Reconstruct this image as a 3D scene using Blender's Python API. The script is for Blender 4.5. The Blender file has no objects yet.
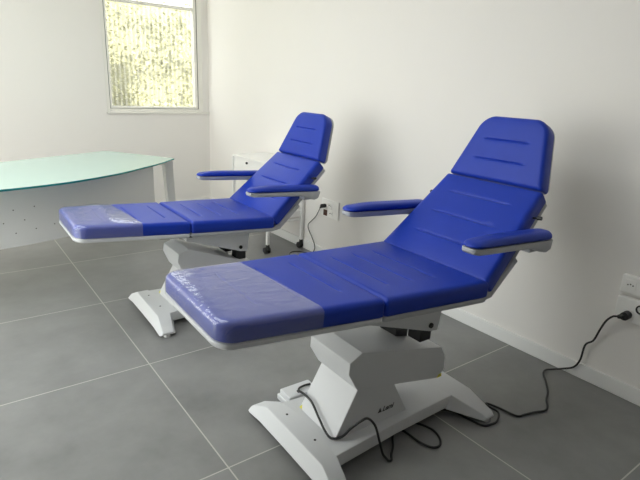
import bpy, bmesh, math, random
from mathutils import Vector, Matrix
random.seed(4)
PI = math.pi
sc = bpy.context.scene
COL = sc.collection

# ------------------------------------------------------------------ materials
def mat(name, col=(.8, .8, .8), rough=.5, metal=0., bump=0., bscale=200., spec=.5, coat=0., noise=0., nscale=6.):
    m = bpy.data.materials.new(name); m.use_nodes = True
    nt = m.node_tree; b = nt.nodes['Principled BSDF']
    b.inputs['Base Color'].default_value = (*col, 1)
    b.inputs['Roughness'].default_value = rough
    b.inputs['Metallic'].default_value = metal
    b.inputs['Specular IOR Level'].default_value = spec
    b.inputs['Coat Weight'].default_value = coat
    tc = nt.nodes.new('ShaderNodeTexCoord')
    if bump:
        n = nt.nodes.new('ShaderNodeTexNoise'); n.inputs['Scale'].default_value = bscale; n.inputs['Detail'].default_value = 3
        nt.links.new(tc.outputs['Object'], n.inputs['Vector'])
        bp = nt.nodes.new('ShaderNodeBump'); bp.inputs['Strength'].default_value = bump; bp.inputs['Distance'].default_value = .002
        nt.links.new(n.outputs['Fac'], bp.inputs['Height']); nt.links.new(bp.outputs['Normal'], b.inputs['Normal'])
    if noise:
        n = nt.nodes.new('ShaderNodeTexNoise'); n.inputs['Scale'].default_value = nscale; n.inputs['Detail'].default_value = 5
        nt.links.new(tc.outputs['Object'], n.inputs['Vector'])
        mx = nt.nodes.new('ShaderNodeMix'); mx.data_type = 'RGBA'
        mx.inputs['A'].default_value = (*[c * (1 - noise) for c in col], 1)
        mx.inputs['B'].default_value = (*[min(1, c * (1 + noise)) for c in col], 1)
        nt.links.new(n.outputs['Fac'], mx.inputs['Factor']); nt.links.new(mx.outputs['Result'], b.inputs['Base Color'])
    return m

M = dict(
    wall=mat('wall_paint', (.82, .797, .776), .75, bump=.08, bscale=300, noise=.012, nscale=3),
    low_bounce=mat('low_bounce_dark', (.13, .115, .105), .5, noise=.2),  # dark tone put on the unseen front wall to cut bounced light
    ceil=mat('ceiling_paint', (.82, .81, .79), .8),
    base=mat('baseboard_white', (.82, .82, .815), .45),
    frame=mat('window_frame_white', (.84, .825, .78), .4),
    vinyl=mat('blue_vinyl', (.006, .036, .38), .43, bump=.12, bscale=420, spec=.32, noise=.06, nscale=9),
    white=mat('white_powder_coat', (.66, .668, .685), .42, bump=.05, bscale=500),
    grey=mat('grey_plastic', (.43, .44, .465), .4),
    black=mat('black_rubber', (.012, .012, .013), .45),
    ink=mat('black_print', (.03, .03, .035), .5),
    yellow=mat('yellow_sticker', (.75, .68, .05), .5),
    chrome=mat('levelling_foot_metal', (.6, .6, .6), .35, metal=.7),
    desk=mat('desk_white_metal', (.74, .74, .725), .45),
    edge=mat('glass_edge_teal', (.02, .22, .22), .1),
    hole=mat('hole_dark', (.09, .085, .08), .7),
    cart=mat('cart_white_enamel', (.82, .815, .80), .4),
    socket=mat('socket_white', (.90, .89, .87), .4),
    brown=mat('socket_insert_brown', (.09, .025, .012), .4),
    leaf=mat('leaf_green', (.33, .325, .18), .6, noise=.4, nscale=5),
    twig=mat('hedge_twigs', (.24, .235, .14), .8),
    pave=mat('outdoor_paving', (.55, .54, .50), .85, noise=.1),
)
# frosted pale green glass of the desk top
g = mat('frosted_green_glass', (.47, .66, .60), .2, coat=.3); M['glass'] = g

def floor_material():
    m = bpy.data.materials.new('grey_porcelain_tiles'); m.use_nodes = True
    nt = m.node_tree; N = nt.nodes; L = nt.links; b = N['Principled BSDF']
    geo = N.new('ShaderNodeNewGeometry'); sep = N.new('ShaderNodeSeparateXYZ'); L.new(geo.outputs['Position'], sep.inputs[0])
    def math_(op, a, bb=None):
        n = N.new('ShaderNodeMath'); n.operation = op
        for i, x in enumerate((a, bb)):
            if x is None: continue
            if isinstance(x, (int, float)): n.inputs[i].default_value = x
            else: L.new(x, n.inputs[i])
        return n.outputs[0]
    def line(out, off, size, w):
        f = math_('DIVIDE', math_('SUBTRACT', out, off), size)
        fl = math_('FLOOR', math_('ADD', f, .5))
        d = math_('MULTIPLY', math_('ABSOLUTE', math_('SUBTRACT', f, fl)), size)
        return math_('LESS_THAN', d, w), math_('FLOOR', f)
    lx, ix = line(sep.outputs['X'], -1.781, .9, .0026)
    ly, iy = line(sep.outputs['Y'], -1.380, .8715, .0026)
    grout = math_('MAXIMUM', lx, ly)
    cmb = N.new('ShaderNodeCombineXYZ'); L.new(ix, cmb.inputs[0]); L.new(iy, cmb.inputs[1])
    wn = N.new('ShaderNodeTexWhiteNoise'); L.new(cmb.outputs[0], wn.inputs['Vector'])
    # cloudy concrete look, shifted per tile
    vadd = N.new('ShaderNodeVectorMath'); vadd.operation = 'MULTIPLY_ADD'
    L.new(wn.outputs['Color'], vadd.inputs[0]); vadd.inputs[1].default_value = (9, 9, 9); L.new(geo.outputs['Position'], vadd.inputs[2])
    n1 = N.new('ShaderNodeTexNoise'); n1.inputs['Scale'].default_value = 3.2; n1.inputs['Detail'].default_value = 8; n1.inputs['Roughness'].default_value = .62
    L.new(vadd.outputs[0], n1.inputs['Vector'])
    cr = N.new('ShaderNodeValToRGB'); L.new(n1.outputs['Fac'], cr.inputs[0])
    cr.color_ramp.elements[0].position = .28; cr.color_ramp.elements[0].color = (.178, .178, .176, 1)
    cr.color_ramp.elements[1].position = .75; cr.color_ramp.elements[1].color = (.27, .269, .265, 1)
    mx = N.new('ShaderNodeMix'); mx.data_type = 'RGBA'
    L.new(grout, mx.inputs['Factor']); L.new(cr.outputs[0], mx.inputs['A']); mx.inputs['B'].default_value = (.50, .48, .45, 1)
    L.new(mx.outputs['Result'], b.inputs['Base Color'])
    b.inputs['Roughness'].default_value = .42
    mr = N.new('ShaderNodeMapRange'); mr.inputs['To Min'].default_value = .34; mr.inputs['To Max'].default_value = .52
    L.new(n1.outputs['Fac'], mr.inputs['Value']); L.new(mr.outputs[0], b.inputs['Roughness'])
    return m
M['floor'] = floor_material()

def pane_material(name, ribs):
    m = bpy.data.materials.new(name); m.use_nodes = True
    nt = m.node_tree; N = nt.nodes; L = nt.links
    N.remove(N['Principled BSDF']); out = N['Material Output']
    tr = N.new('ShaderNodeBsdfTransparent'); tr.inputs[0].default_value = (.97, .98, .95, 1)
    gl = N.new('ShaderNodeBsdfGlossy'); gl.inputs['Roughness'].default_value = .05
    # Schlick reflectance, the same on the way in and out of the sheet
    ge = N.new('ShaderNodeNewGeometry')
    dp = N.new('ShaderNodeVectorMath'); dp.operation = 'DOT_PRODUCT'; L.new(ge.outputs['Incoming'], dp.inputs[0]); L.new(ge.outputs['Normal'], dp.inputs[1])
    def mt(op, a, b=0.):
        n = N.new('ShaderNodeMath'); n.operation = op
        for i, x in enumerate((a, b)):
            if isinstance(x, (int, float)): n.inputs[i].default_value = x
            else: L.new(x, n.inputs[i])
        return n.outputs[0]
    fac = mt('ADD', mt('MULTIPLY', mt('POWER', mt('SUBTRACT', 1.0, mt('ABSOLUTE', dp.outputs['Value'])), 5.0), .95), .04)
    mix = N.new('ShaderNodeMixShader'); L.new(fac, mix.inputs[0])
    if ribs:
        tl = N.new('ShaderNodeBsdfTranslucent'); tl.inputs[0].default_value = (.95, .95, .90, 1)
        geo = N.new('ShaderNodeNewGeometry')
        wv = N.new('ShaderNodeTexWave'); wv.wave_type = 'BANDS'; wv.bands_direction = 'X'
        wv.inputs['Scale'].default_value = 7; wv.inputs['Distortion'].default_value = .5; wv.inputs['Detail'].default_value = 1
        mp = N.new('ShaderNodeMapping'); mp.inputs['Scale'].default_value = (1, 1, .15)
        L.new(geo.outputs['Position'], mp.inputs[0]); L.new(mp.outputs[0], wv.inputs[0])
        mr = N.new('ShaderNodeMapRange'); mr.inputs['To Min'].default_value = .02; mr.inputs['To Max'].default_value = .17
        L.new(wv.outputs['Fac'], mr.inputs['Value'])
        m2 = N.new('ShaderNodeMixShader'); L.new(mr.outputs[0], m2.inputs[0]); L.new(tr.outputs[0], m2.inputs[1]); L.new(tl.outputs[0], m2.inputs[2])
        L.new(m2.outputs[0], mix.inputs[1])
    else:
        L.new(tr.outputs[0], mix.inputs[1])
    L.new(gl.outputs[0], mix.inputs[2]); L.new(mix.outputs[0], out.inputs[0])
    return m
M['pane'] = pane_material('ribbed_privacy_glass', True)
M['clear'] = pane_material('clear_glass', False)

def film_material():
    m = bpy.data.materials.new('clear_plastic_film'); m.use_nodes = True
    nt = m.node_tree; N = nt.nodes; L = nt.links
    N.remove(N['Principled BSDF']); out = N['Material Output']
    tc = N.new('ShaderNodeTexCoord')
    mp = N.new('ShaderNodeMapping'); mp.inputs['Scale'].default_value = (1.0, 2.2, 1); mp.inputs['Rotation'].default_value = (0, 0, .6)
    L.new(tc.outputs['Object'], mp.inputs[0])
    n = N.new('ShaderNodeTexNoise'); n.inputs['Scale'].default_value = 7; n.inputs['Detail'].default_value = 4; n.inputs['Distortion'].default_value = 1.2
    L.new(mp.outputs[0], n.inputs['Vector'])
    bp = N.new('ShaderNodeBump'); bp.inputs['Strength'].default_value = .6; bp.inputs['Distance'].default_value = .008
    L.new(n.outputs['Fac'], bp.inputs['Height'])
    tr = N.new('ShaderNodeBsdfTransparent'); tr.inputs[0].default_value = (.975, .985, 1, 1)
    df = N.new('ShaderNodeBsdfDiffuse'); df.inputs[0].default_value = (.85, .85, .88, 1)
    m1 = N.new('ShaderNodeMixShader'); m1.inputs[0].default_value = .10; L.new(tr.outputs[0], m1.inputs[1]); L.new(df.outputs[0], m1.inputs[2])
    gl = N.new('ShaderNodeBsdfGlossy'); gl.inputs['Roughness'].default_value = .05; L.new(bp.outputs[0], gl.inputs['Normal'])
    geo = N.new('ShaderNodeNewGeometry')
    dp = N.new('ShaderNodeVectorMath'); dp.operation = 'DOT_PRODUCT'; L.new(geo.outputs['Incoming'], dp.inputs[0]); L.new(bp.outputs[0], dp.inputs[1])
    def mt(op, a, b=None):
        n = N.new('ShaderNodeMath'); n.operation = op
        for i, x in enumerate((a, b)):
            if x is None: continue
            if isinstance(x, (int, float)): n.inputs[i].default_value = x
            else: L.new(x, n.inputs[i])
        return n.outputs[0]
    sch = mt('ADD', mt('MULTIPLY', mt('POWER', mt('SUBTRACT', 1.0, mt('ABSOLUTE', dp.outputs['Value'])), 5.0), .88), .095)
    m2 = N.new('ShaderNodeMixShader'); L.new(sch, m2.inputs[0]); L.new(m1.outputs[0], m2.inputs[1]); L.new(gl.outputs[0], m2.inputs[2])
    L.new(m2.outputs[0], out.inputs[0])
    return m
M['film'] = film_material()

# ------------------------------------------------------------------ helpers
def obj(name, bm, material, parent=None, smooth=None, bevel=0., seg=2, recalc=True):
    me = bpy.data.meshes.new(name)
    if recalc: bmesh.ops.recalc_face_normals(bm, faces=bm.faces)
    bm.to_mesh(me); bm.free()
    mats = material if isinstance(material, (list, tuple)) else [material]
    for mm in mats: me.materials.append(mm)
    o = bpy.data.objects.new(name, me); COL.objects.link(o)
    if parent is not None: o.parent = parent
    if smooth is not None:
        for p in me.polygons: p.use_smooth = True
        if smooth < 179: me.set_sharp_from_angle(angle=math.radians(smooth))
    if bevel:
        b = o.modifiers.new('bevel', 'BEVEL'); b.width = bevel; b.segments = seg; b.limit_method = 'ANGLE'; b.angle_limit = .6
        for p in me.polygons: p.use_smooth = True
        b.harden_normals = True
    return o
def thing(name, label, cat, loc=(0, 0, 0), rotz=0., group=None):
    o = bpy.data.objects.new(name, None); COL.objects.link(o)
    o.location = loc; o.rotation_euler = (0, 0, rotz); o.empty_display_size = .1
    o['label'] = label; o['category'] = cat
    if group: o['group'] = group
    return o
def tag(o, label, cat, group=None):
    o['label'] = label; o['category'] = cat
    if group: o['group'] = group
    return o
def struct(o, label=None):
    o['kind'] = 'structure'
    if label: o['label'] = label
    return o
def box(bm, x0, x1, y0, y1, z0, z1, M4=None):
    v = [bm.verts.new((x, y, z)) for z in (z0, z1) for x, y in ((x0, y0), (x1, y0), (x1, y1), (x0, y1))]
    for f in ((3, 2, 1, 0), (4, 5, 6, 7), (0, 1, 5, 4), (1, 2, 6, 5), (2, 3, 7, 6), (3, 0, 4, 7)):
        bm.faces.new([v[i] for i in f])
    if M4 is not None: bmesh.ops.transform(bm, matrix=M4, verts=v)
    return v
def prism_v(bm, poly, v0, v1):
    """(u,z) outline extruded along v"""
    a = [bm.verts.new((p[0], v0, p[1])) for p in poly]; b = [bm.verts.new((p[0], v1, p[1])) for p in poly]
    n = len(poly); bm.faces.new(a); bm.faces.new(b[::-1])
    for i in range(n): bm.faces.new((a[i], b[i], b[(i + 1) % n], a[(i + 1) % n]))
def prism_z(bm, poly, z0, z1, side_index=0):
    a = [bm.verts.new((p[0], p[1], z0)) for p in poly]; b = [bm.verts.new((p[0], p[1], z1)) for p in poly]
    n = len(poly); bm.faces.new(a[::-1]); bm.faces.new(b)
    for i in range(n):
        f = bm.faces.new((a[i], a[(i + 1) % n], b[(i + 1) % n], b[i])); f.material_index = side_index
def loft(bm, rings, cap=True):
    R = [[bm.verts.new(p) for p in r] for r in rings]; n = len(rings[0])
    for a, b in zip(R, R[1:]):
        for i in range(n): bm.faces.new((a[i], a[(i + 1) % n], b[(i + 1) % n], b[i]))
    if cap: bm.faces.new(R[0][::-1]); bm.faces.new(R[-1])
def cyl(bm, p0, p1, r0, r1=None, n=20):
    p0 = Vector(p0); p1 = Vector(p1); r1 = r0 if r1 is None else r1
    d = (p1 - p0).normalized(); a = d.orthogonal().normalized(); b = d.cross(a)
    ring = lambda p, r: [p + a * (r * math.cos(2 * PI * i / n)) + b * (r * math.sin(2 * PI * i / n)) for i in range(n)]
    loft(bm, [ring(p0, r0), ring(p1, r1)])
def catmull(pts, k=8):
    P = [Vector(p) for p in pts]; P = [P[0] * 2 - P[1]] + P + [P[-1] * 2 - P[-2]]
    out = []
    for i in range(1, len(P) - 2):
        p0, p1, p2, p3 = P[i - 1:i + 3]
        for j in range(k):
            t = j / k
            out.append(.5 * ((2 * p1) + (p2 - p0) * t + (2 * p0 - 5 * p1 + 4 * p2 - p3) * t * t + (3 * p1 - p0 - 3 * p2 + p3) * t ** 3))
    out.append(P[-2]); return out
def tube(bm, pts, r, n=10, k=8):
    C = catmull(pts, k); rings = []; prev = None
    for i, p in enumerate(C):
        d = (C[min(i + 1, len(C) - 1)] - C[max(i - 1, 0)]).normalized()
        if prev is None: a = d.orthogonal().normalized()
        else: a = (prev - d * prev.dot(d)).normalized()
        prev = a; b = d.cross(a)
        rings.append([p + a * (r * math.cos(2 * PI * q / n)) + b * (r * math.sin(2 * PI * q / n)) for q in range(n)])
    loft(bm, rings)

# ------------------------------------------------------------------ the room
WX0, WY0, HZ = -3.45, -11.0, 2.75
bm = bmesh.new(); box(bm, WX0, 0, WY0, 0, -.12, 0); struct(obj('floor', bm, M['floor']), 'grey concrete-look porcelain floor tiles with pale grout')
KX0, KX1, KY0, KY1 = -3.4, -1.9, -4.4, -1.0          # unseen roof opening, added to brighten the left part of the floor
bm = bmesh.new()
for a in ((WX0 - .25, KX0, WY0 - .25, .25), (KX1, .25, WY0 - .25, .25), (KX0, KX1, WY0 - .25, KY0), (KX0, KX1, KY1, .25)): box(bm, *a, HZ, HZ + .15)
struct(obj('ceiling', bm, M['ceil']))
bm = bmesh.new(); box(bm, 0, .25, WY0 - .25, .25, -.12, HZ); struct(obj('wall_right', bm, M['wall']), 'plain white wall on the right')
bm = bmesh.new(); box(bm, WX0 - .25, 0, WY0 - .25, WY0, -.12, HZ); struct(obj('wall_front', bm, M['low_bounce']))
# back wall with the window opening
wx0, wx1, wz0, wz1 = -1.080, -.066, 1.040, 2.66
def wall_with_hole(bm, lo, hi, a0, a1, z0, z1, axis, t0, t1):
    def b(p0, p1, q0, q1):
        if axis == 'x': box(bm, p0, p1, t0, t1, q0, q1)
        else: box(bm, t0, t1, p0, p1, q0, q1)
    # one shared grid keeps the faces coplanar
    for p0, p1 in ((lo, a0), (a0, a1), (a1, hi)):
        for q0, q1 in ((-.12, z0), (z0, z1), (z1, HZ)):
            if (p0, q0) == (a0, z0) or q1 - q0 < 1e-4: continue
            b(p0, p1, q0, q1)
bm = bmesh.new(); wall_with_hole(bm, WX0, 0, wx0, wx1, wz0, wz1, 'x', 0, .25); struct(obj('wall_back', bm, M['wall']), 'plain white wall with the window')
ly0, ly1, lz1 = -3.8, -1.2, 2.2
bm = bmesh.new(); wall_with_hole(bm, WY0, .25, ly0, ly1, 0.0, lz1, 'y', WX0 - .25, WX0); struct(obj('wall_left', bm, M['wall']))
# baseboards
def board(name, x0, x1, y0, y1):
    bm = bmesh.new(); box(bm, x0, x1, y0, y1, 0, .079); struct(obj(name, bm, M['base'], bevel=.003))
board('baseboard_right', -.014, 0, WY0, 0)
board('baseboard_back', WX0, -.014, -.014, 0)
board('baseboard_left', WX0, WX0 + .014, ly1, -.014)
# window: outer frame, sash, transom, ribbed panes, sill
def rect_frame(bm, x0, x1, z0, z1, wl, wr, wb, wt, y0, y1):
    box(bm, x0, x0 + wl, y0, y1, z0, z1); box(bm, x1 - wr, x1, y0, y1, z0, z1)
    box(bm, x0 + wl, x1 - wr, y0, y1, z0, z0 + wb); box(bm, x0 + wl, x1 - wr, y0, y1, z1 - wt, z1)
bm = bmesh.new(); rect_frame(bm, wx0, wx1, wz0, wz1, .03, .05, .03, .05, .004, .085)
win = struct(obj('window_1', bm, M['frame'], bevel=.003), 'white framed window with ribbed glass')
bm = bmesh.new(); rect_frame(bm, wx0 + .036, wx1 - .058, wz0 + .034, wz1 - .056, .017, .029, .019, .025, .008, .075)
obj('sash', bm, M['frame'], win, bevel=.003)
bm = bmesh.new(); rect_frame(bm, wx0 + .0295, wx1 - .0495, wz0 + .0295, wz1 - .0495, .006, .008, .004, .006, .012, .030); obj('gasket', bm, M['hole'], win)
bm = bmesh.new(); box(bm, wx0 + .053, wx1 - .087, .028, .07, 2.062, 2.092); obj('transom_bar', bm, M['frame'], win, bevel=.003)
bm = bmesh.new(); box(bm, wx0 + .053, wx1 - .087, .048, .054, wz0 + .053, 2.062); obj('pane', bm, M['pane'], win)
bm = bmesh.new(); box(bm, wx0 + .053, wx1 - .087, .048, .054, 2.092, wz1 - .081); obj('pane', bm, M['pane'], win)
bm = bmesh.new(); box(bm, -1.09, -.001, -.018, 0, 1.022, 1.040); struct(obj('trim_1', bm, M['frame'], bevel=.003), 'narrow window sill')
# added roof opening with pane (out of frame), overhead daylight fill
bm = bmesh.new()
for a in ((KX0, KX0 + .05, KY0, KY1), (KX1 - .05, KX1, KY0, KY1), (KX0 + .05, KX1 - .05, KY0, KY0 + .05), (KX0 + .05, KX1 - .05, KY1 - .05, KY1)): box(bm, *a, HZ + .03, HZ + .12)
roof_fill = struct(obj('added_roof_opening', bm, M['frame']))
bm = bmesh.new(); box(bm, KX0 + .05, KX1 - .05, KY0 + .05, KY1 - .05, HZ + .07, HZ + .08); obj('pane', bm, M['clear'], roof_fill)
# glazed door in the left wall (out of frame): where the side daylight enters
bm = bmesh.new()
xa, xb = WX0 - .16, WX0 - .08
for y0, y1 in ((ly0, ly0 + .06), (ly1 - .06, ly1), ((ly0 + ly1) / 2 - .05, (ly0 + ly1) / 2 + .05)): box(bm, xa, xb, y0, y1, 0, lz1)
mid = (ly0 + ly1) / 2
for y0, y1 in ((ly0 + .06, mid - .05), (mid + .05, ly1 - .06)):
    box(bm, xa, xb, y0, y1, 0, .08); box(bm, xa, xb, y0, y1, lz1 - .07, lz1)
dr = struct(obj('door_1', bm, M['frame']))
for y0, y1 in ((ly0 + .06, mid - .05), (mid + .05, ly1 - .06)):
    bm = bmesh.new(); box(bm, WX0 - .123, WX0 - .117, y0, y1, .08, lz1 - .07); obj('pane', bm, M['clear'], dr)

# ------------------------------------------------------------------ upholstery generator
def cushion(bm, Ln, wA, wB, T, re, rA, rB, M4, grooves=(), gw=.6, upto=None, off=0., crown=0., loose=0.):
    """Rounded slab: length along x (0..Ln), half width wA->wB, thickness T, edge radius re,
    corner radii rA (x=0) / rB (x=Ln); grooves = list of x positions of pressed seams.
    upto/off: only the skin up to x=upto, pushed outwards by off (film lying on it)."""
    xs = set()
    def span(a, b, n):
        for i in range(n + 1): xs.add(round(a + (b - a) * i / n, 5))
    for i in range(13):
        a = i / 12 * PI / 2
        xs.add(round(rA * (1 - math.cos(a)), 5)); xs.add(round(Ln - rB * (1 - math.cos(a)), 5))
        xs.add(round(re * (1 - math.cos(a)), 5)); xs.add(round(Ln - re * (1 - math.cos(a)), 5))
    span(max(rA, re), Ln - max(rB, re), 18)
    for gx in grooves:
        for q in (-12, -8, -5, -3, -1.5, 0, 1.5, 3, 5, 8, 12): xs.add(round(gx + q * .001, 5))
    xs = sorted(x for x in xs if 0 <= x <= Ln)
    ys = [xs[0]]
    for x in xs[1:]:
        if x - ys[-1] > .0006: ys.append(x)
    xs = ys
    if upto is not None: xs = [x for x in xs if x <= upto] + [upto]
    ts = sorted(set([round(s * (1 - .26 * (1 - math.cos(i / 9 * PI / 2)) / 1.0), 5) for s in (-1, 1) for i in range(10)] + [round(-.72 + 1.44 * i / 24, 5) for i in range(25)]))
    def half(x):
        w = wA + (wB - wA) * x / Ln
        if x < rA: w -= rA - math.sqrt(max(0, rA * rA - (rA - x) ** 2))
        if Ln - x < rB: w -= rB - math.sqrt(max(0, rB * rB - (rB - (Ln - x)) ** 2))
        return w
    def dist(x, y):
        w = wA + (wB - wA) * x / Ln; y = abs(y); d = min(x, Ln - x, w - y)
        if x < rA and y > w - rA: d = min(d, rA - math.hypot(rA - x, y - (w - rA)))
        if Ln - x < rB and y > w - rB: d = min(d, rB - math.hypot(rB - (Ln - x), y - (w - rB)))
        return max(0, d)
    top = []
    for x in xs:
        row = []
        for t in ts:
            y = half(x) * t; d = dist(x, y)
            z = T - re + math.sqrt(max(0, re * re - max(0, re - d) ** 2)) if d < re else T
            if crown: z += crown * (1 - (y / max(wA, wB)) ** 2) * min(1, d / (re + .02))
            for gx in grooves:
                m = max(0, min(1, (gw - abs(t)) / .06))
                z -= m * (.0045 * math.exp(-((x - gx) / .0030) ** 2) + .002 * math.exp(-((x - gx) / .010) ** 2))
            xx, yy = x, y
            if off:
                k = 1 - min(1, d / re) if re else 0
                z += off; 
                yy = y + math.copysign(off * k, y) if abs(t) > .5 else y
                xx = x - off * (k if x < re else 0)
            if upto is not None and xx > upto - .08: xx += (xx - upto + .08) / .08 * -.022 * t
            if loose:      # the film stands off the cushion in a shallow fold near its end
                e = upto - x; q = max(0, min(1, (.21 - e) / .10)); h = loose * min(e, .11) * (q * q * (3 - 2 * q))
                z += h * (1 - abs(t) ** 8) * (.85 + .2 * t)
            row.append(bm.verts.new((xx, yy, z)))
        top.append(row)
    nx, ny = len(xs), len(ts)
    for i in range(nx - 1):
        for j in range(ny - 1):
            bm.faces.new((top[i][j], top[i + 1][j], top[i + 1][j + 1], top[i][j + 1]))
    if upto is None:
        rim = [top[0][j] for j in range(ny)] + [top[i][-1] for i in range(1, nx)] + [top[-1][j] for j in range(ny - 2, -1, -1)] + [top[i][0] for i in range(nx - 2, 0, -1)]
        closed = True
    else:
        rim = [top[i][0] for i in range(nx - 1, -1, -1)] + [top[0][j] for j in range(1, ny)] + [top[i][-1] for i in range(1, nx)]
        closed = False
    rb = min(.006, T * .3)
    lows = []
    levels = [(.5, 0.), (1., 0.)] if upto is not None else [(1., 0.)]
    cur = rim
    zb = rb if upto is None else -.002
    nxt = [bm.verts.new((v.co.x, v.co.y, zb)) for v in cur]
    n = len(cur)
    rng = range(n) if closed else range(n - 1)
    for i in rng: bm.faces.new((cur[(i + 1) % n], nxt[(i + 1) % n], nxt[i], cur[i]))
    if closed:
        c = Ln / 2
        low = [bm.verts.new((c + (v.co.x - c) * (1 - 2 * rb / Ln), v.co.y * (1 - rb / max(wA, wB)), 0)) for v in nxt]
        for i in rng: bm.faces.new((nxt[i], low[i], low[(i + 1) % n], nxt[(i + 1) % n]))
        bm.faces.new(low)
    bmesh.ops.transform(bm, matrix=M4, verts=bm.verts)

def frame_on(p, q, depth):
    """matrix placing x along p->q in the (u,z) plane; z=0 lies `depth` below the line"""
    d = Vector((q[0] - p[0], 0, q[1] - p[1])).normalized(); n = Vector((-d.z, 0, d.x)); y = n.cross(d)
    o = Vector((p[0], 0, p[1])) - n * depth
    return Matrix(((d.x, y.x, n.x, o.x), (d.y, y.y, n.y, o.y), (d.z, y.z, n.z, o.z), (0, 0, 0, 1)))

# ------------------------------------------------------------------ treatment chairs
CH = .066                                   # cushion thickness
def make_chair(label, loc, rotz, dz, film_len, loose):
    t = thing('treatment_chair', label, 'chair', loc, rotz, 'blue treatment chairs')
    F = (-.580, .7364 + dz); H1 = (0, .702 + dz); H2 = (.4975, .6787 + dz); J = (.858, .998 + dz); T = (.979, 1.268 + dz)
    ln = lambda a, b: math.hypot(b[0] - a[0], b[1] - a[1])
    def pad(name, a, b, wA, wB, rA, rB, grooves, gap0=.002, gap1=.002, re=.020, crown=.003):
        L = ln(a, b); d = ((b[0] - a[0]) / L, (b[1] - a[1]) / L)
        a2 = (a[0] + d[0] * gap0, a[1] + d[1] * gap0); b2 = (b[0] - d[0] * gap1, b[1] - d[1] * gap1)
        L2 = ln(a2, b2)
        bm = bmesh.new(); cushion(bm, L2, wA, wB, CH, re, rA, rB, frame_on(a2, b2, CH), grooves, crown=crown)
        return obj(name, bm, M['vinyl'], t, smooth=50), a2, b2, L2
    def shell(name, a, b, wA, wB, rA, rB, th=.022, inset=.002):
        bm = bmesh.new(); cushion(bm, ln(a, b), wA - inset, wB - inset, th, .005, rA, rB, frame_on(a, b, CH + th))
        return obj(name, bm, M['grey'] if name != 'leg_rest_frame' else M['white'], t, smooth=50)
    lr, a, b, L = pad('leg_rest', F, H1, .2394, .280, .055, .012, (.16, .32, .475), gap0=0)
    bm = bmesh.new(); cushion(bm, L, .2394, .280, CH, .020, .055, .012, frame_on(a, b, CH), (), upto=film_len, off=.0022, crown=.003, loose=loose)
    o = obj('plastic_cover', bm, M['film'], lr, smooth=50, recalc=False); o['label'] = 'clear wrinkled plastic film over the foot end'
    shell('leg_rest_frame', a, b, .2394, .280, .055, .012)
    _, a, b, L = pad('seat', H1, H2, .280, .309, .012, .012, (.10, .215, .33), gap1=-.014)
    shell('seat_frame', a, b, .280, .309, .012, .012)
    _, a, b, L = pad('backrest', H2, J, .304, .257, .012, .014, (.13, .255, .38), gap0=-.010)
    shell('backrest_shell', a, b, .304, .257, .03, .014, th=.026, inset=.003)
    HJ, HT = (.851, 1.000 + dz), (.960, 1.266 + dz)
    _, a, b, L = pad('headrest', HJ, HT, .250, .164, .014, .062, (.095, .19), gap0=-.004, gap1=-.012)
    shell('headrest_shell', a, b, .250, .164, .03, .055, inset=.007)
    for s in (-1, 1):
        bm = bmesh.new(); prism_v(bm, [(u_, z_ + dz) for u_, z_ in ((.40, .606), (.50, .588), (.558, .596), (.70, .724), (.682, .742), (.56, .634), (.515, .618), (.40, .618))], s * .292, s * .262)
        obj('side_bracket', bm, M['grey'], t, bevel=.003)
    # armrests
    for s in (-1, 1):
        vc = s * .335
        p, q = ((.312, .880 + dz), (.797, .854 + dz)) if s < 0 else ((.288, .866 + dz), (.806, .838 + dz))
        Mx = Matrix.Translation((0, vc, 0)) @ frame_on(p, q, .026)
        bm = bmesh.new()
        # grey support: slim tray under the pad with a deeper heel at the back
        Li = ln(p, q)
        def ring(x, w, zb):
            x *= Li / .518
            return [(x, -w, -.002), (x, w, -.002), (x, w, zb + .006), (x, w * .8, zb), (x, -w * .8, zb), (x, -w, zb + .006)]
        loft(bm, [ring(.0, .018, -.016), ring(.008, .030, -.022), ring(.03, .038, -.026), ring(.08, .040, -.027), ring(.33, .042, -.028),
                  ring(.38, .042, -.030), ring(.435, .042, -.048), ring(.475, .042, -.054), ring(.50, .041, -.046), ring(.518, .034, -.014)])
        bmesh.ops.transform(bm, matrix=Mx, verts=bm.verts)
        # bracket into the backrest shell
        box(bm, .700, .765, min(vc, s * .262), max(vc, s * .262), .772 + dz, .800 + dz)
        ar = obj('armrest', bm, M['grey'], t, bevel=.003)
        bm = bmesh.new(); cushion(bm, Li, .040, .043, .030, .021, .038, .036, Matrix.Identity(4), crown=.003)
        for vt in bm.verts:
            k = max(0, min(1, vt.co.x / .20)); vt.co.z *= .55 + .45 * k * (2 - k)
        bmesh.ops.transform(bm, matrix=Mx, verts=bm.verts)
        o = obj('armrest_pad', bm, M['vinyl'], ar, smooth=60); o['label'] = 'blue vinyl armrest pad'
    # base: flat deck with four splayed feet
    vb = -.025
    bm = bmesh.new()
    def st(v, ul, utl, utr, ur, zt, zb): return [(ul, v, zb), (utl, v, zt), (utr, v, zt), (ur, v, zb)]
    loft(bm, [st(vb - .312, -.222, -.205, -.150, -.135, .030, .016), st(vb - .295, -.226, -.205, -.145, -.130, .045, .016),
              st(vb - .200, -.226, -.195, -.125, -.105, .090, .028), st(vb, -.226, -.195, -.09, -.08, .090, .030),
              st(vb + .200, -.226, -.195, -.125, -.105, .090, .028), st(vb + .295, -.226, -.205, -.145, -.130, .045, .016), st(vb + .312, -.222, -.205, -.150, -.135, .030, .016)])
    loft(bm, [st(vb - .292, .606, .619, .664, .676, .026, .016), st(vb - .278, .594, .610, .668, .681, .040, .016),
              st(vb - .160, .510, .540, .655, .684, .090, .030), st(vb, .48, .52, .660, .690, .090, .032),
              st(vb + .160, .510, .540, .655, .684, .090, .030), st(vb + .278, .594, .610, .668, .681, .040, .016), st(vb + .292, .606, .619, .664, .676, .026, .016)])
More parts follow.
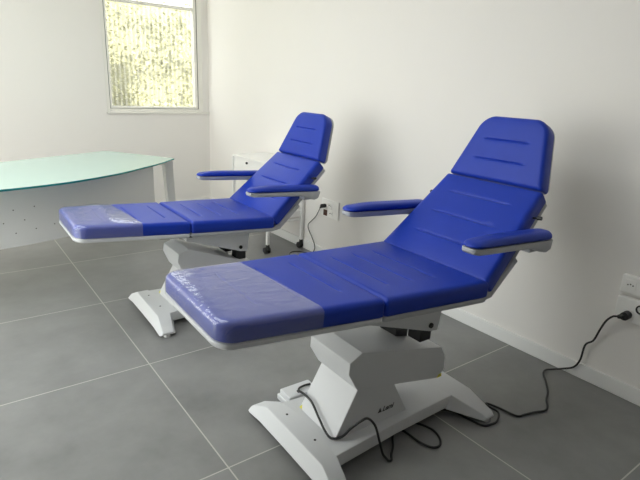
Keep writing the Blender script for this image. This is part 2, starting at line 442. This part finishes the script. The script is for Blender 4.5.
    def deck(u, w): return [(u, vb - w - .001, .034), (u, vb - w, .0895), (u, vb + w, .0895), (u, vb + w + .001, .034)]
    loft(bm, [deck(-.17, .196), deck(.20, .165), deck(.60, .150)])
    base = obj('base', bm, M['white'], t, bevel=.004)
    for u_, v_ in ((-.178, -.292), (-.178, .292), (.640, -.272), (.640, .272)):
        bm = bmesh.new(); cyl(bm, (u_, vb + v_, 0), (u_, vb + v_, .020), .019, .013); obj('levelling_foot', bm, M['chrome'], base, smooth=40)
    for u_, v_ in ((-.149, .085), (-.141, -.104)):
        bm = bmesh.new(); cyl(bm, (u_, v_, .089), (u_, v_, .0915), .005, n=12); obj('screw', bm, M['black'], base, smooth=40)
    # column
    bm = bmesh.new()
    def colr(z, u0, u1, w): return [(u0, vb - w, z), (u1, vb - w, z), (u1, vb + w, z), (u0, vb + w, z)]
    loft(bm, [colr(.088, -.082, .295, .122), colr(.34, .055, .158, .118)])
    column = obj('column', bm, M['white'], t, bevel=.004)
    # printed emblem and lettering on the near side of the column
    cu = bpy.data.curves.new('lettering', 'FONT'); cu.body = 'Lemi'; cu.size = .030; cu.shear = .35; cu.extrude = .0006; cu.offset = .0008; cu.space_character = .98
    tmp = bpy.data.objects.new('lettering_curve', cu); COL.objects.link(tmp)
    dg = bpy.context.evaluated_depsgraph_get(); me = bpy.data.meshes.new_from_object(tmp.evaluated_get(dg))
    bpy.data.objects.remove(tmp)
    me.materials.clear(); me.materials.append(M['ink'])
    lo = bpy.data.objects.new('lettering', me); COL.objects.link(lo); lo.parent = column
    tilt = math.atan2(.004, .252)
    lo.matrix_local = Matrix.Translation((.156, vb - .1215, .131)) @ Matrix.Rotation(PI / 2 - tilt, 4, 'X')
    bm = bmesh.new()
    for poly in ([(0, 0), (.012, 0), (.016, .012), (.016, .03)], [(.014, 0), (.028, 0), (.019, .026)]):
        a_ = [bm.verts.new((p[0], p[1], 0)) for p in poly]; b_ = [bm.verts.new((p[0], p[1], .0012)) for p in poly]
        n = len(poly); bm.faces.new(a_); bm.faces.new(b_)
        for i in range(n): bm.faces.new((a_[i], a_[(i + 1) % n], b_[(i + 1) % n], b_[i]))
    em = obj('emblem', bm, M['ink'], column); em.matrix_local = Matrix.Translation((.132, vb - .1215, .131)) @ Matrix.Rotation(PI / 2 - tilt, 4, 'X') @ Matrix.Scale(.72, 4)
    bm = bmesh.new(); s_ = .016
    ang = math.atan2(.137, .252)
    a_ = [bm.verts.new(p) for p in ((0, 0, 0), (s_ * 1.2, 0, 0), (s_ * .6, s_, 0))]; b_ = [bm.verts.new(v.co + Vector((0, 0, .001))) for v in a_]
    bm.faces.new(a_); bm.faces.new(b_)
    for i in range(3): bm.faces.new((a_[i], a_[(i + 1) % 3], b_[(i + 1) % 3], b_[i]))
    stk = obj('sticker', bm, M['yellow'], column)
    stk.matrix_local = Matrix.Translation((-.0805, .099, .092)) @ Matrix.Rotation(-PI / 2, 4, 'Z') @ Matrix.Rotation(PI / 2 - ang, 4, 'X')
    stk['label'] = 'small yellow warning sticker'
    # lifting arm (long chamfered box) and its upper link
    bm = bmesh.new()
    ra = -.12 if dz < -.01 else 0.
    def rot(p): x, z = p[0] + .02, p[1] - .40; return (-.02 + x * math.cos(ra) - z * math.sin(ra), .40 + x * math.sin(ra) + z * math.cos(ra))
    prism_v(bm, [rot(p) for p in [(-.038, .361), (-.036, .408), (.022, .437), (.464, .337), (.492, .284), (.496, .222), (.460, .189), (.006, .285)]], -.155, .100)
    la = obj('lift_arm', bm, M['white'], t, bevel=.003)
    bm = bmesh.new(); prism_v(bm, [(0, 0), (.03, 0), (.03, .016), (.012, .016)], -.0008, 0)
    o = obj('sticker', bm, M['yellow'], la); rp = rot((.452, .192)); o.location = (rp[0], -.155, rp[1]); o.rotation_euler = (0, -ra, 0); o['label'] = 'small yellow warning sticker'
    bm = bmesh.new(); prism_v(bm, [(.31, .350), (.38, .335), (.385, .47 + dz), (.32, .49 + dz)], -.03, .07)
    obj('actuator_rod', bm, M['black'], t, bevel=.003)
    # bracket below the seat
    bm = bmesh.new(); prism_v(bm, [(.0, .612 + dz), (.0, .566 + dz), (.348, .452 + dz), (.392, .447 + dz), (.412, .594 + dz)], -.182, .132)
    br = obj('seat_bracket', bm, M['white'], t, bevel=.004)
    bm = bmesh.new(); cyl(bm, (.345, -.181, .480 + dz), (.345, -.188, .480 + dz), .011); obj('pivot_cap', bm, M['black'], br, smooth=40)
    bm = bmesh.new(); box(bm, .338, .402, -.142, -.070, .385 + dz, .462 + dz); box(bm, .300, .345, -.06, .06, .418 + dz, .47 + dz)
    obj('actuator', bm, M['black'], t, bevel=.005)
    bm = bmesh.new(); cyl(bm, (-.165, -.232, .620 + dz), (.018, -.232, .606 + dz), .007); obj('hinge_rod', bm, M['black'], t, smooth=40)
    # release levers at the backrest edge
    for s in (-1, 1):
        bm = bmesh.new(); cyl(bm, (.790, s * .235, .885 + dz), (.800, s * .290, .892 + dz), .004, n=10); cyl(bm, (.800, s * .285, .892 + dz), (.803, s * .302, .894 + dz), .008, n=12)
        obj('release_lever', bm, M['black'], t, smooth=40)
    return t

X0, Y0, TH0 = -1.498 * .9, -4.485 * .9, -.024
X1, Y1, TH1 = -1.574 * .9, -2.859 * .9, -.020
near_chair = make_chair('nearer blue vinyl treatment chair with a black cable looping around its white column', (X0, Y0, 0), TH0, 0., .315, 0.)
make_chair('farther blue vinyl treatment chair between the glass desk and the wheeled cart', (X1, Y1, 0), TH1, -.074, .30, .15)
def W(l, z=None):
    c, s = math.cos(TH0), math.sin(TH0)
    return (X0 + c * l[0] - s * l[1], Y0 + s * l[0] + c * l[1], l[2] if z is None else z)

# foot switch beside the near chair's column, with its cable
t = thing('foot_switch', 'flat white foot switch behind the white column of the nearer chair', 'foot switch', (X0, Y0, 0), TH0)
bm = bmesh.new(); box(bm, -.06, .115, .215, .315, .0, .028); box(bm, -.05, .105, .221, .308, .026, .052)
obj('pedal_housing', bm, M['white'], t, bevel=.006)
bm = bmesh.new()
tube(bm, [(.085, .262, .0575), (.055, .262, .060), (.020, .254, .061), (.0, .225, .066), (-.030, .190, .100), (-.062, .11, .148), (-.066, .036, .150), (-.080, -.038, .126), (-.092, -.100, .107), (-.088, -.137, .098), (-.055, -.158, .105), (-.02, -.165, .132),
          (.006, -.192, .172), (.034, -.198, .176), (.055, -.218, .148), (.075, -.226, .080), (.090, -.236, .02), (.096, -.250, .006), (.095, -.268, .006), (.108, -.268, .006), (.128, -.245, .006), (.167, -.213, .006), (.200, -.175, .006), (.23, -.150, .006),
          (.262, -.150, .006), (.272, -.19, .006), (.276, -.255, .006), (.296, -.303, .006), (.330, -.312, .006), (.362, -.285, .006), (.380, -.236, .006), (.370, -.19, .006), (.350, -.15, .006), (.34, -.09, .006)], .0048)
obj('control_cable', bm, M['black'], near_chair, smooth=80)

# near power cord
t = thing('power_cord', 'black power cord crossing the floor from nearer chair to the right wall', 'power cord', (0, 0, 0), 0, 'black power cords')
bm = bmesh.new()
P = [W(p) for p in ((.42, -.10, .006), (.47, -.13, .006), (.537, -.160, .006), (.562, -.205, .006), (.572, -.268, .006), (.590, -.325, .006), (.632, -.338, .006), (.672, -.335, .006), (.725, -.300, .006), (.726, -.250, .006), (.738, -.228, .006), (.758, -.282, .006), (.775, -.360, .006), (.82, -.375, .006), (.872, -.388, .006), (.920, -.405, .006), (.958, -.396, .006),
                    (1.01, -.360, .006), (1.078, -.325, .006), (1.15, -.270, .006), (1.205, -.222, .006))]
P += [(-.105, -4.272, .008), (-.075, -4.30, .018), (-.045, -4.335, .03), (-.03, -4.375, .055), (-.026, -4.396, .105), (-.026, -4.405, .192), (-.032, -4.440, .235), (-.04, -4.462, .305), (-.052, -4.484, .362), (-.064, -4.512, .400), (-.072, -4.538, .414)]
tube(bm, P, .0048); obj('cable', bm, M['black'], t, smooth=80)
bm = bmesh.new(); cyl(bm, (-.074, -4.536, .411), (-.070, -4.562, .424), .008, .016); cyl(bm, (-.080, -4.564, .425), (-.038, -4.564, .425), .0195); obj('plug', bm, M['black'], t, smooth=40, bevel=.003)

# far power cord
t = thing('power_cord', 'thin dark power cord hanging from the wall socket beside the cart wheel', 'power cord', (0, 0, 0), 0, 'black power cords')
bm = bmesh.new()
tube(bm, [(-.05, -2.200, .428), (-.045, -2.185, .415), (-.03, -2.117, .335), (-.022, -2.05, .28), (-.020, -1.998, .233), (-.020, -2.005, .19), (-.022, -2.058, .135), (-.024, -2.10, .085), (-.030, -2.115, .045), (-.045, -2.10, .010), (-.075, -2.06, .005), (-.11, -2.0, .005), (-.2, -2.0, .005), (-.35, -2.2, .005), (-.62, -2.38, .005)], .0038)
obj('cable', bm, M['black'], t, smooth=80)
bm = bmesh.new(); cyl(bm, (-.052, -2.196, .425), (-.048, -2.215, .442), .007, .012); cyl(bm, (-.058, -2.218, .444), (-.016, -2.218, .444), .016); obj('plug', bm, M['black'], t, smooth=40, bevel=.003)

# ------------------------------------------------------------------ wall sockets
def hole(bm, x, y, z, r): cyl(bm, (x, y, z), (x - .0015, y, z), r, n=14)
def socket_box(label, y0, y1, z0, z1, dep, kinds, group=None):
    yc = (y0 + y1) / 2
    t = thing('wall_socket', label, 'wall socket', (0, yc, (z0 + z1) / 2), 0, group)
    zc = (z0 + z1) / 2
    bm = bmesh.new(); box(bm, -dep, 0, y0 - yc, y1 - yc, z0 - zc, z1 - zc); obj('socket_box', bm, M['socket'], t, bevel=.006)
    for kind, y, z in kinds:
        y -= yc; z -= zc
        bm = bmesh.new(); box(bm, -dep - .003, -dep + .004, y - .024, y + .024, z - .024, z + .024)
        mod = obj('socket_module', bm, M['socket'] if kind != 'brown' else M['brown'], t, bevel=.0015)
        bm = bmesh.new()
        if kind == 'ring':
            n = 28
            rr = lambda r, x: [(x, y + r * math.cos(2 * PI * i / n), z + r * math.sin(2 * PI * i / n)) for i in range(n)]
            loft(bm, [rr(.0215, -dep - .002), rr(.0215, -dep - .009), rr(.0155, -dep - .009), rr(.0155, -dep - .002)], cap=False)
            obj('socket_ring', bm, M['black'], mod, smooth=40)
        else:
            for k in (-1, 0, 1): hole(bm, -dep - .0028, y + k * .011, z + (.004 if k == 0 else 0), .0032)
            obj('socket_holes', bm, M['hole'], mod)
    return t
socket_box('upper white socket box of the pair above the floor cord plug', -4.650, -4.502, .520, .604, .030, [('it', -4.545, .562), ('it', -4.607, .562)], 'boxed sockets on the right wall')
socket_box('lower white socket box of the pair, holding plug and black ring', -4.660, -4.502, .388, .500, .034, [('it', -4.564, .425), ('ring', -4.612, .466)], 'boxed sockets on the right wall')
socket_box('white wall socket plate with a brown insert behind the far chair', -2.385, -2.160, .350, .500, .012, [('it', -2.218, .444), ('it', -2.275, .452), ('brown', -2.218, .385), ('it', -2.29, .390)])

# ------------------------------------------------------------------ glass desk
front = [(-.90, -1.285), (-.925, -1.325), (-1.10, -1.52), (-1.33, -1.72), (-1.50, -1.86), (-1.67, -1.965), (-1.82, -2.045), (-1.98, -2.105), (-2.24, -2.165), (-2.6, -2.19), (-3.0, -2.15)]
back = [(-3.0, -1.54), (-2.137, -1.116), (-1.70, -.90), (-1.33, -.715), (-1.295, -.715)]
front = [(-.955, -1.315)] + front[1:]
t = thing('desk', 'curved frosted green glass desk with a white metal panel under the window', 'desk', (-1.9, -1.5, 0))
inv = Matrix.Translation((1.9, 1.5, 0))
def sm(pts, k=5): return [(p.x, p.y) for p in catmull([(a, b, 0) for a, b in pts], k)]
poly = sm(front[1:]) + back + [(-.945, -1.295)]
bm = bmesh.new(); prism_z(bm, poly, .738, .750, 1); bmesh.ops.transform(bm, matrix=inv, verts=bm.verts)
obj('glass_top', bm, [M['glass'], M['edge']], t)
pan = [(-1.13, -1.40), (-1.28, -1.535), (-1.45, -1.665), (-1.70, -1.81), (-1.98, -1.925), (-2.24, -1.985), (-2.6, -2.01), (-2.9, -1.99)]
def panel(bm, z0, z1, th=.018):
    C = sm(pan, 6); o_ = [(x + .35 * th, y + .94 * th) for x, y in C]
    prism_z(bm, C + o_[::-1], z0, z1)
bm = bmesh.new(); panel(bm, .357, .712); bmesh.ops.transform(bm, matrix=inv, verts=bm.verts)
pn = obj('front_panel', bm, M['desk'], t, smooth=30)
def pan_y(x):
    C = sm(pan, 6)
    for (a, b), (c, d) in zip(C, C[1:]):
        if c <= x <= a: return b + (d - b) * (x - a) / (c - a)
for x, z in ((-2.175, .442), (-2.062, .452), (-1.952, .46), (-2.285, .432), (-2.233, .512), (-2.12, .517), (-2.174, .585), (-2.058, .592)):
    y = pan_y(x); bm = bmesh.new(); cyl(bm, (x + 1.9, y + 1.5 + .004, z), (x + 1.9, y + 1.5 - .0012, z), .0036, n=14); obj('panel_hole', bm, M['hole'], pn)
for x, y in ((-1.145, -1.418), (-1.61, -1.758), (-2.25, -1.98)):
    bm = bmesh.new(); cyl(bm, (x + 1.905, y + 1.508, .710), (x + 1.905, y + 1.508, .738), .009); obj('glass_standoff', bm, M['chrome'], t, smooth=40)
def leg(x, y, dx, dy, n):
    bm = bmesh.new(); w = .036
    ring = lambda z, cx, cy, k: [(cx - k, cy - k, z), (cx + k, cy - k, z), (cx + k, cy + k, z), (cx - k, cy + k, z)]
    loft(bm, [ring(0, x + dx, y + dy, .032), ring(.736, x, y, w)])
    bmesh.ops.transform(bm, matrix=inv, verts=bm.verts); return obj('leg', bm, M['desk'], t, bevel=.006)
leg(-.985, -1.320, .05, .03, 0); leg(-1.33, -.78, .03, .05, 0); leg(-2.85, -2.05, -.03, -.03, 0); leg(-2.85, -1.55, -.03, .03, 0)
bm = bmesh.new()
for (x0, y0), (x1, y1) in (((-.985, -1.32), (-1.33, -.78)), ((-1.33, -.78), (-2.85, -1.55))):
    d = Vector((x1 - x0, y1 - y0, 0)); L = d.length; a = math.atan2(d.y, d.x)
    box(bm, .03, L - .03, -.012, .012, .69, .735, Matrix.Translation((x0, y0, 0)) @ Matrix.Rotation(a, 4, 'Z'))
bmesh.ops.transform(bm, matrix=inv, verts=bm.verts); obj('under_frame', bm, M['desk'], t)

# ------------------------------------------------------------------ wheeled cart behind the far chair
t = thing('trolley', 'white wheeled cart with black castors against the wall behind the farther chair', 'cart', (-.195, -1.6, 0))
cx0, cx1, cy0, cy1 = -.175, .165, -.31, .30
bm = bmesh.new(); box(bm, cx0 - .008, cx1 + .008, cy0 - .008, cy1 + .008, .742, .758); obj('top_tray', bm, M['cart'], t, bevel=.004)
bm = bmesh.new(); box(bm, cx0 + .002, cx1 - .002, cy0 + .002, cy1 - .002, .58, .741); dw = obj('drawer', bm, M['cart'], t, bevel=.003)
bm = bmesh.new(); cyl(bm, (cx0 + .003, .049, .712), (cx0 - .010, .049, .712), .009); obj('drawer_knob', bm, M['black'], dw, smooth=40)
bm = bmesh.new()
rect_frame(bm, cx0, cx1, 0, .05, .006, .006, .006, .006, cy0, cy0 + .001); bm.clear()
z0, z1 = .285, .335
box(bm, cx0 + .01, cx1 - .01, cy0 + .01, cy1 - .01, z1 - .012, z1 - .002)
box(bm, cx0 + .004, cx1 - .004, cy0 + .002, cy0 + .012, .250, .268); box(bm, cx0 + .004, cx1 - .004, cy1 - .012, cy1 - .002, .250, .268)
for a in ((cx0 + .004, cx0 + .010, cy0 + .004, cy1 - .004), (cx1 - .010, cx1 - .004, cy0 + .004, cy1 - .004), (cx0 + .010, cx1 - .010, cy0 + .004, cy0 + .010), (cx0 + .010, cx1 - .010, cy1 - .010, cy1 - .004)):
    box(bm, *a, z0, z1)
obj('lower_tray', bm, M['cart'], t, bevel=.002)
for px in (cx0, cx1):
    for py in (cy0, cy1):
        bm = bmesh.new(); box(bm, px - .013, px + .013, py - .013, py + .013, .075, .742); lg = obj('post', bm, M['cart'], t, bevel=.004)
        bm = bmesh.new()
        cyl(bm, (px, py, .03), (px, py, .078), .019, .015); cyl(bm, (px - .024, py + .012, .026), (px - .006, py + .012, .026), .026); cyl(bm, (px + .006, py + .012, .026), (px + .024, py + .012, .026), .026)
        obj('castor', bm, M['black'], lg, smooth=40)

# ------------------------------------------------------------------ outside
bm = bmesh.new(); box(bm, -9, 5, .25, 9, -.25, -.10); box(bm, -12, WX0 - .25, -9, .25, -.25, -.10)
struct(obj('ground', bm, M['pave']))
bm = bmesh.new()
box(bm, -2.6, 3.2, 1.9, 2.3, -.1, 2.30)
hb = tag(obj('hedge', bm, M['twig']), 'sunlit yellow-green hedge outside, seen through the ribbed window', 'hedge')
bm = bmesh.new()
for i in range(11000):
    x = random.uniform(-2.7, 3.3); z = random.uniform(-.05, 2.45 + .12 * math.sin(3 * x) + .08 * math.sin(7.3 * x))
    y = 1.88 - .22 * (random.random() ** 1.5) - .07 * math.sin(5 * x + 3 * z) - .05 * math.sin(9 * z - 4 * x) if z < 2.30 else random.uniform(1.75, 2.4)
    s = random.uniform(.022, .05)
    q = Matrix.Translation((x, y, z)) @ Matrix.Rotation(random.uniform(0, 2 * PI), 4, 'Z') @ Matrix.Rotation(random.uniform(-.2, 1.7), 4, 'X') @ Matrix.Rotation(random.uniform(0, 2 * PI), 4, 'Z')
    v = [bm.verts.new(q @ Vector(p)) for p in ((-s, 0, 0), (-.3 * s, -.45 * s, .1 * s), (s, 0, 0), (-.3 * s, .45 * s, .1 * s))]
    bm.faces.new(v)
lv = obj('leaves', bm, M['leaf'], hb); lv['kind'] = 'stuff'

# ------------------------------------------------------------------ sky and light
w = bpy.data.worlds.new('sky'); sc.world = w; w.use_nodes = True
nt = w.node_tree; N = nt.nodes; L = nt.links
bg = N['Background']
tc = N.new('ShaderNodeTexCoord'); sp = N.new('ShaderNodeSeparateXYZ'); L.new(tc.outputs['Generated'], sp.inputs[0])
cr = N.new('ShaderNodeValToRGB'); L.new(sp.outputs['Z'], cr.inputs[0])
cr.color_ramp.elements[0].position = 0.; cr.color_ramp.elements[0].color = (.975, .985, 1, 1)
cr.color_ramp.elements[1].position = .8; cr.color_ramp.elements[1].color = (.92, .95, 1, 1)
L.new(cr.outputs[0], bg.inputs['Color']); bg.inputs['Strength'].default_value = 5.0
def portal(name, loc, rot, sx, sy):
    l = bpy.data.lights.new(name, 'AREA'); l.shape = 'RECTANGLE'; l.size = sx; l.size_y = sy; l.cycles.is_portal = True
    o = bpy.data.objects.new(name, l); COL.objects.link(o); o.location = loc; o.rotation_euler = rot
portal('window_portal', ((wx0 + wx1) / 2, .12, (wz0 + wz1) / 2), (-PI / 2, 0, 0), wx1 - wx0, wz1 - wz0)
portal('door_portal', (WX0 - .18, mid, lz1 / 2), (0, -PI / 2, 0), lz1, ly1 - ly0)

portal('roof_fill_portal', ((KX0 + KX1) / 2, (KY0 + KY1) / 2, HZ + .14), (0, 0, 0), KX1 - KX0, KY1 - KY0)
sun = bpy.data.lights.new('sun', 'SUN'); sun.energy = 16.0; sun.angle = .02; sun.color = (1, .95, .85)
so = bpy.data.objects.new('sun', sun); COL.objects.link(so)
so.rotation_euler = Vector((-.25, .75, -.62)).to_track_quat('-Z', 'Y').to_euler()

# ------------------------------------------------------------------ camera
F, yaw, pitch, roll = 509.338, .6488, .2933, .0442
f = Vector((math.sin(yaw) * math.cos(pitch), math.cos(yaw) * math.cos(pitch), -math.sin(pitch)))
r = Vector((math.cos(yaw), -math.sin(yaw), 0)); u = r.cross(f)
r2 = math.cos(roll) * r + math.sin(roll) * u; u2 = -math.sin(roll) * r + math.cos(roll) * u
cam = bpy.data.cameras.new('camera'); cam.sensor_width = 36; cam.lens = F / 640 * 36; cam.clip_start = .05
co = bpy.data.objects.new('camera', cam); COL.objects.link(co)
co.matrix_world = Matrix(((r2.x, u2.x, -f.x, -2.485), (r2.y, u2.y, -f.y, -5.423), (r2.z, u2.z, -f.z, 1.371), (0, 0, 0, 1)))
sc.camera = co
sc.cycles.max_bounces = 12; sc.cycles.diffuse_bounces = 8; sc.cycles.glossy_bounces = 4; sc.cycles.transparent_max_bounces = 12
sc.cycles.use_denoising = True; sc.cycles.sample_clamp_indirect = 10
vs = sc.view_settings
vs.view_transform = 'Standard'; vs.look = 'None'; vs.gamma = 1; vs.use_curve_mapping = False; vs.exposure = -.22
